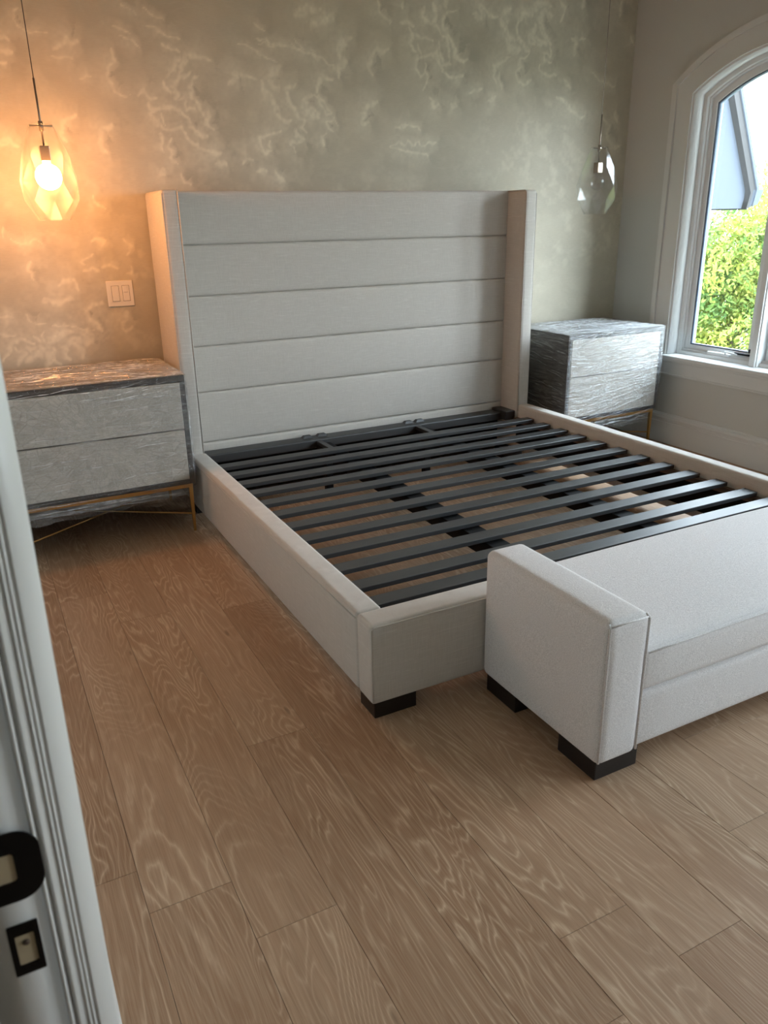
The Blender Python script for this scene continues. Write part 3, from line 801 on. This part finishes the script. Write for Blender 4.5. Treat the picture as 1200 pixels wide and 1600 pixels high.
# ---------------------------------------------------------------- wrapped nightstands
def film_shell(w_, d, z0, zt, seed):
    """loose skin of stretch film round the body (x 0..w_, y -d..0): wrapped sides, gathered top, ragged lower hem"""
    r = random.Random(seed); V = []; F = []; g = .005
    per = []
    def seg(a, b, n):
        for i in range(n): per.append((a[0]+(b[0]-a[0])*i/n, a[1]+(b[1]-a[1])*i/n))
    A, B_, C_, D = (-g, -d-g), (w_+g, -d-g), (w_+g, g*.5), (-g, g*.5)
    seg(A, B_, 64); seg(B_, C_, 30); seg(C_, D, 40); seg(D, A, 30)
    rows = 44; n = len(per)
    for j in range(rows+1):
        t = j/rows
        for i, (x, y) in enumerate(per):
            hem = .018*noise.noise(Vector((x*7, y*7, seed)))+.010*noise.noise(Vector((x*25, y*25, seed)))
            zz = (z0+hem)+(zt-z0-hem)*t
            inset = .020 if t < .12 else 0
            k = .0032*noise.noise(Vector((x*5+y*3, y*5, zz*60-x*9+seed*3)))+.002*noise.noise(Vector((x*9, y*9, zz*130+x*20)))
            cx, cy = w_/2, -d/2; dx, dy = x-cx, y-cy
            fx = 1-(inset*1.0)/abs(w_/2); fy = 1-inset/(d/2)
            nx_, ny_ = (0, -1) if i < 64 else (1, 0) if i < 94 else (0, 1) if i < 134 else (-1, 0)
            kk = max(k, -.003)
            if ny_ == 1: kk = 0
            V.append((cx+dx*fx+nx_*kk, cy+dy*fy+ny_*kk, zz))
    for j in range(rows):
        for i in range(n): F.append((j*n+i, j*n+(i+1)%n, (j+1)*n+(i+1)%n, (j+1)*n+i))
    # top sheet
    nx_, ny_ = 70, 50; b0 = len(V)
    for b in range(ny_+1):
        for a in range(nx_+1):
            x = -g+(w_+2*g)*a/nx_; y = -d-g+(d+1.5*g)*b/ny_
            e = min(a, nx_-a, b, ny_-b)
            k = .0045*abs(noise.noise(Vector((x*6, y*34+x*4, seed))))+.003*abs(noise.noise(Vector((x*22, y*50, seed+4))))
            k += .008*max(0, noise.noise(Vector((x*5, y*5, seed+9))))*(1 if a > nx_*.75 or a < nx_*.2 else .2)
            V.append((x, y, zt+(.001+k)*min(1, e/2)))
    side_faces = len(F)
    for b in range(ny_):
        for a in range(nx_): q = b0+b*(nx_+1)+a; F.append((q, q+1, q+nx_+2, q+nx_+1))
    me = mesh('stretch_film', V, F); me.materials.append(M['film']); me.materials.append(M['film_top'])
    me.polygons.foreach_set('material_index', [0]*side_faces+[1]*(len(F)-side_faces)); return me
def m_crease():
    a = N('film_crease'); v = a.obj()
    a.set(Base_Color=(.92, .93, .94, 1), Roughness=.16, Alpha=a.ramp(a.noise(v, 26, 3, .6), (.36, .10), (.60, .8)))
    a.b.inputs['Specular IOR Level'].default_value = .9; return a.m
M['crease'] = m_crease()
def creases(w_, d, zt, seed, slope):
    """ridges where the wrap has gathered: thin raised folds lying on the skin"""
    r = random.Random(seed*13+1); V = []; F = []
    def ridge(P, nrm, wd):
        n = len(P); b0 = len(V)
        for i, p in enumerate(P):
            p = Vector(p); t = (Vector(P[min(i+1, n-1)])-Vector(P[max(i-1, 0)])).normalized(); s_ = t.cross(Vector(nrm)).normalized()
            k = wd*math.sin(math.pi*(i+.35)/(n+.4-.7+.3))
            k = max(k, wd*.15)
            V.extend([p-s_*k, p+Vector(nrm)*k*.9, p+s_*k])
        for i in range(n-1):
            a = b0+3*i; F.extend([(a, a+1, a+4, a+3), (a+1, a+2, a+5, a+4)])
    def run(n, surf, nrm, lo, hi, slope_, wob, wd, L):
        for _ in range(n):
            u = r.uniform(*lo); v = r.uniform(*hi); ln = r.uniform(*L); sl = slope_+r.gauss(0, .05); P = []
            m = 12
            for i in range(m):
                q = (i/(m-1)-.5)*ln; uu = u+q; vv = v+sl*q+wob*noise.noise(Vector((uu*9, v*17, seed+q)))
                if lo[0]-.001 <= uu <= lo[1]+.001 and hi[0]-.004 <= vv <= hi[1]+.004: P.append(surf(uu, vv))
            if len(P) > 3: ridge(P, nrm, r.uniform(*wd))
    run(26 if seed == 3 else 85, lambda u, v: (u, -d-.0082, v), (0, -1, 0), (0, w_), (.235, zt), slope, .012, (.0005, .0014), (.12, .7))
    run(9 if seed == 3 else 26, lambda u, v: (u, -d-.0082, v), (0, -1, 0), (0, w_), (zt-.09, zt), slope*1.6, .014, (.0008, .0020), (.2, .7))
    run(34, lambda u, v: (u, -d+.015, v), (0, -1, 0), (.02, w_-.02), (.185, .245), slope*.5, .008, (.0005, .0011), (.2, .7))
    run(42, lambda u, v: (-.0082, -u, v), (-1, 0, 0), (0, d), (.25, zt), -.12, .016, (.0004, .0009), (.1, .4))
    run(24, lambda u, v: (w_+.0082, -u, v), (1, 0, 0), (0, d), (.25, zt), .1, .016, (.0004, .0009), (.1, .4))
    run(130, lambda u, v: (u, -v, zt+.0065), (0, 0, 1), (0, w_), (0, d), .05, .03, (.0006, .0017), (.08, .5))
    run(60, lambda u, v: (u, -v, zt+.0065), (0, 0, 1), (w_*.8, w_), (0, d), .6, .05, (.0006, .0018), (.03, .12))
    return mesh('film_crease', V, F)
def nightstand(x, y, w_, d, label, seed):
    ns = empty('nightstand', (x, y, 0), label=label, category='nightstand', group='film wrapped nightstands')
    zt, zb = .770, .248
    t = .024
    # carcass: open-fronted box so the drawers really sit in it
    cs = box('carcass', 0, w_, -d+.004, 0, zt-.030, zt, M['dark_wood'], ns, .0015)
    box('side_panel', 0, t, -d+.004, 0, zb, zt-.030, M['dark_wood'], ns, .0015)
    box('side_panel', w_-t, w_, -d+.004, 0, zb, zt-.030, M['dark_wood'], ns, .0015)
    box('bottom_panel', t, w_-t, -d+.004, 0, zb, zb+.024, M['dark_wood'], ns)
    box('back_panel', t, w_-t, -.012, 0, zb+.024, zt-.030, M['dark_wood'], ns)
    zm = (zb+.024+zt-.030)/2+.012
    for z0, z1 in ((zb+.026, zm-.0032), (zm+.0032, zt-.032)):
        dr = box('drawer', t+.002, w_-t-.002, -d+.018, -.03, z0, z1, M['dark_wood'], ns)
        me = box_me(t+.002-w_/2, w_-t-.002-w_/2, -.019, 0, z0-zm, z1-zm, .001, 1, 'drawer_front')
        o = link('drawer_front', me, M['veneer'], dr); o.location = (w_/2, -d+.018, zm)
    # brass base
    lt = .020
    for lx in (.012, w_-.012-lt):
        for ly in (-d+.012, -.012-lt):
            cxm, cym = lx+lt/2, ly+lt/2
            V = []
            for (s, z) in ((.55, 0), (1, zb)):
                for sx, sy in ((-1,-1),(1,-1),(1,1),(-1,1)): V.append((cxm+sx*s*lt/2, cym+sy*s*lt/2, z))
            link('leg', mesh('leg', V, [(3,2,1,0),(4,5,6,7),(0,1,5,4),(1,2,6,5),(2,3,7,6),(3,0,4,7)]), M['gold'], ns)
    for ly in (-d+.012, -.012-lt): box('base_bar', .03, w_-.03, ly, ly+lt, zb-.020, zb, M['gold'], ns)
    for lx in (.012, w_-.012-lt): box('base_bar', lx, lx+lt, -d+.03, -.03, zb-.020, zb, M['gold'], ns)
    zs_ = .082
    tube('stretcher', [(.022, -d+.022, zs_), (w_-.022, -.022, zs_)], .004, M['gold'], ns)
    tube('stretcher', [(w_-.022, -d+.022, zs_+.008), (.022, -.022, zs_+.008)], .004, M['gold'], ns)
    f = link('stretch_film', film_shell(w_, d, .165, zt+.004, seed), M['film'], ns, smooth=True)
    f['label'] = 'crinkled clear stretch film'
    c = link('film_crease', creases(w_, d, zt, seed, .03 if seed == 3 else .17), M['crease'], f); c['kind'] = 'stuff'
    return ns
nightstand(-.830, -.045, .795, .553, 'film wrapped dark nightstand with pale drawers under the lit glass pendant', 3)
nightstand(2.222, -.045, .755, .553, 'film wrapped dark nightstand with pale drawers in the corner by the window', 8)

# ---------------------------------------------------------------- pendants
def pendant(x, y, zt, zb, lit, label):
    p = empty('pendant_lamp', (x, y, ZC), label=label, category='pendant lamp', group='glass pendant lamps')
    L = lambda z: z-ZC
    lathe('canopy', [(.0, L(ZC-.001)), (.055, L(ZC-.001)), (.055, L(ZC-.018)), (.012, L(ZC-.026)), (.0, L(ZC-.026))], M['socket'], p)
    tube('cord', [(0, 0, L(ZC-.02)), (0, 0, L(zt+.165))], .0018, M['socket'] if not lit else M['dark_wood'], p, 8)
    tube('rod', [(0, 0, L(zt+.170)), (0, 0, L(zt-.085))], .0042, M['socket'], p, 10)
    lathe('collar', [(.0, L(zt+.014)), (.009, L(zt+.014)), (.009, L(zt-.022)), (.0, L(zt-.022))], M['socket'], p, 16)
    tube('hanger_bar', [(-.043, 0, L(zt-.004)), (.043, 0, L(zt-.004))], .003, M['socket'], p, 8)
    box('socket', -.019, .019, -.019, .019, L(zt-.135), L(zt-.078), M['socket'], p, .003)
    # faceted blown shade: eight sides, alternate rings turned half a step
    H = zt-zb; n = 8
    rings = [(1.0, .045, 0), (.985, .048, 0), (.70, .089, .5), (.42, .116, 0), (.22, .108, .5), (.0, .064, 0)]
    V = []; F = []
    for t, r, o_ in rings:
        for k in range(n):
            a = 2*math.pi*(k+o_)/n+.2; V.append((r*math.cos(a), r*math.sin(a), L(zb+H*t)))
    for i in range(len(rings)-1):
        oa, ob = rings[i][2], rings[i+1][2]
        for k in range(n):
            a, b = i*n+k, i*n+(k+1)%n; c, d = (i+1)*n+k, (i+1)*n+(k+1)%n
            if oa == ob: F.append((a, b, d, c))
            elif ob > oa: F += [(a, b, c), (b, d, c)]
            else: F += [(a, d, c), (a, b, d)]
    base = (len(rings)-1)*n; F.append(tuple(base+k for k in range(n)))
    sh = link('glass_shade', mesh('glass_shade', V, F), M['shade_glass_warm' if lit else 'shade_glass'], p)
    md = sh.modifiers.new('wall', 'SOLIDIFY'); md.thickness = .003; md.offset = -1
    rim = tube('glass_rim', [V[k] for k in range(n)], .0025, M['shade_glass'], sh, 6, closed=True)
    zb_ = zt-.130; rb = .052 if lit else .042
    prof = [(.0, L(zb_)), (.014, L(zb_)), (.016, L(zb_-.016))]
    for i in range(1, 13):
        a = math.pi*(.16+.84*i/12); prof.append((max(rb*math.sin(a), .0005), L(zb_-.012-rb+rb*math.cos(a))))
    lathe('bulb', prof, M['lit_bulb'] if lit else M['bulb_glass'], p, 24)
    return p
pendant(-.466, -.42, 1.808, 1.446, True, 'lit faceted glass pendant glowing orange beside the light switch')
pendant(2.506, -.42, 1.788, 1.434, False, 'unlit faceted glass pendant hanging in the corner near the window')

# ---------------------------------------------------------------- light switch
sw = empty('light_switch', (-.171, 0, 1.1), label='square double light switch plate on the wallpaper', category='light switch')
box('plate', -.064, .064, -.006, 0, -.062, .062, M['plastic'], sw, .003, 3)
M['gap_shade'] = simple('switch_gap_shade', srgb(120, 108, 96), .6)  # darker plates painted as the shade around rocker and dimmer
box('rocker_gap_shade', -.0415, -.0045, -.0066, -.004, -.0375, .0385, M['gap_shade'], sw)
box('dimmer_gap_shade', .0105, .0455, -.0066, -.004, -.0375, .0385, M['gap_shade'], sw)
box('rocker', -.040, -.006, -.0095, -.004, -.036, .037, M['plastic'], sw, .0015)
box('dimmer_frame', .012, .044, -.0080, -.004, -.036, .037, M['plastic'], sw, .0012)
box('dimmer_slider', .016, .036, -.0115, -.006, .006, .034, M['plastic'], sw, .0015)

# ---------------------------------------------------------------- outside
struct(box('ground', -40, 80, -60, 80, -3.4, -3.2, M['grass']))
gb = empty('gable_roof', (4.2, .9, 0), label='pale stuccoed gable with a sloping grey roof edge beyond the window', category='building')
def gp(o): return parent_keep(o, gb)
GY = .5
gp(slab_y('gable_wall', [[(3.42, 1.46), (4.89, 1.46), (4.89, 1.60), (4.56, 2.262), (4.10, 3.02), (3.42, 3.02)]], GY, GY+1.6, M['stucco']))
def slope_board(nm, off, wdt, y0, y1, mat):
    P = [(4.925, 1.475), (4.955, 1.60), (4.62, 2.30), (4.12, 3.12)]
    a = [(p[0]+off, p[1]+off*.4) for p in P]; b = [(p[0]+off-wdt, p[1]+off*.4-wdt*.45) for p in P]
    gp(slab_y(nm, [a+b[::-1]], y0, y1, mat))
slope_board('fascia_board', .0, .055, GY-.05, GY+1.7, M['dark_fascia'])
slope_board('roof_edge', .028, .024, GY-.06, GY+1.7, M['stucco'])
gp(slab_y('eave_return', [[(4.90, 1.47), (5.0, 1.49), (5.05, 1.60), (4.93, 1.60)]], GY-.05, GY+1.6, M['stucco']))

def foliage(blobs, n, size, seed, name, mat, parent):
    r = np.random.default_rng(seed); P = []; Nn = []
    wts = np.array([b[3]**2 for b in blobs]); wts = wts/wts.sum()
    ch = r.choice(len(blobs), n, p=wts); B_ = np.array([b[:4] for b in blobs])[ch]
    d = r.normal(size=(n, 3)); d /= np.linalg.norm(d, axis=1)[:, None]
    lump = .82+.25*np.sin(d[:,0]*9+B_[:,0])*np.sin(d[:,1]*8+B_[:,1])*np.sin(d[:,2]*9)
    rad = B_[:,3]*lump*(1-.28*r.random(n)**2)
    c = B_[:,:3]+d*rad[:,None]
    u = r.normal(size=(n, 3)); u -= (u*d).sum(1)[:,None]*d*.5; u /= np.linalg.norm(u, axis=1)[:,None]
    v = np.cross(u, d+r.normal(size=(n,3))*.5); v /= np.linalg.norm(v, axis=1)[:,None]
    s = size*(.6+.8*r.random(n))[:,None]
    q = np.stack([c-u*s, c-v*s*.42, c+u*s, c+v*s*.42], 1).reshape(-1, 3).astype(np.float32)
    me = bpy.data.meshes.new(name); me.vertices.add(4*n); me.vertices.foreach_set('co', q.ravel())
    me.loops.add(4*n); me.loops.foreach_set('vertex_index', np.arange(4*n, dtype=np.int32))
    me.polygons.add(n); me.polygons.foreach_set('loop_start', np.arange(0, 4*n, 4, dtype=np.int32)); me.update(calc_edges=True)
    at = me.attributes.new('tint', 'FLOAT', 'POINT'); at.data.foreach_set('value', np.repeat(r.random(n), 4).astype(np.float32))
    o = link(name, me, mat, parent); o['kind'] = 'stuff'; return o
def tree(x, y, zt, rad, n, size, seed, label, mat='leaf', nb=26, trunk=.16):
    t = empty('tree', (x, y, -3.2), label=label, category='tree')
    r = random.Random(seed); H = zt+3.2; bl = []
    for i in range(nb):
        h = r.uniform(.18, .97); R_ = rad*(1-.55*max(0, h-.45)/.55)
        a = r.uniform(0, 6.283); q = R_*math.sqrt(r.random())*.75
        bl.append((q*math.cos(a), q*math.sin(a), H*h-rad*.2, rad*r.uniform(.30, .46)))
    foliage(bl, n, size, seed, 'foliage', M[mat], t)
    tube('trunk', [(0,0,0), (.05,.03,H*.4), (-.04,.02,H*.85)], [trunk, trunk*.7, trunk*.2], M['bark'], t, 10)
    for b in bl[:9]:
        tube('branch', [(0, 0, max(.4, b[2]-1.0)), (b[0]*.5, b[1]*.5, b[2]-.35), (b[0], b[1], b[2])], [trunk*.4, trunk*.25, trunk*.08], M['bark'], t, 6)
tree(8.9, 3.7, 2.15, 2.3, 90000, .036, 1, 'dense yellow green tree filling the lower window pane', nb=46)
tree(9.6, -2.2, 2.9, 2.3, 26000, .055, 2, 'bushy green tree farther along the outside of the windows')
tree(10.8, 8.2, 2.0, 2.6, 20000, .06, 3, 'bushy green tree behind the pale gable')
tree(24, 12.5, 6.4, 3.0, 9000, .10, 4, 'pale sparse distant tree against the white sky', 'leaf_far', nb=20)
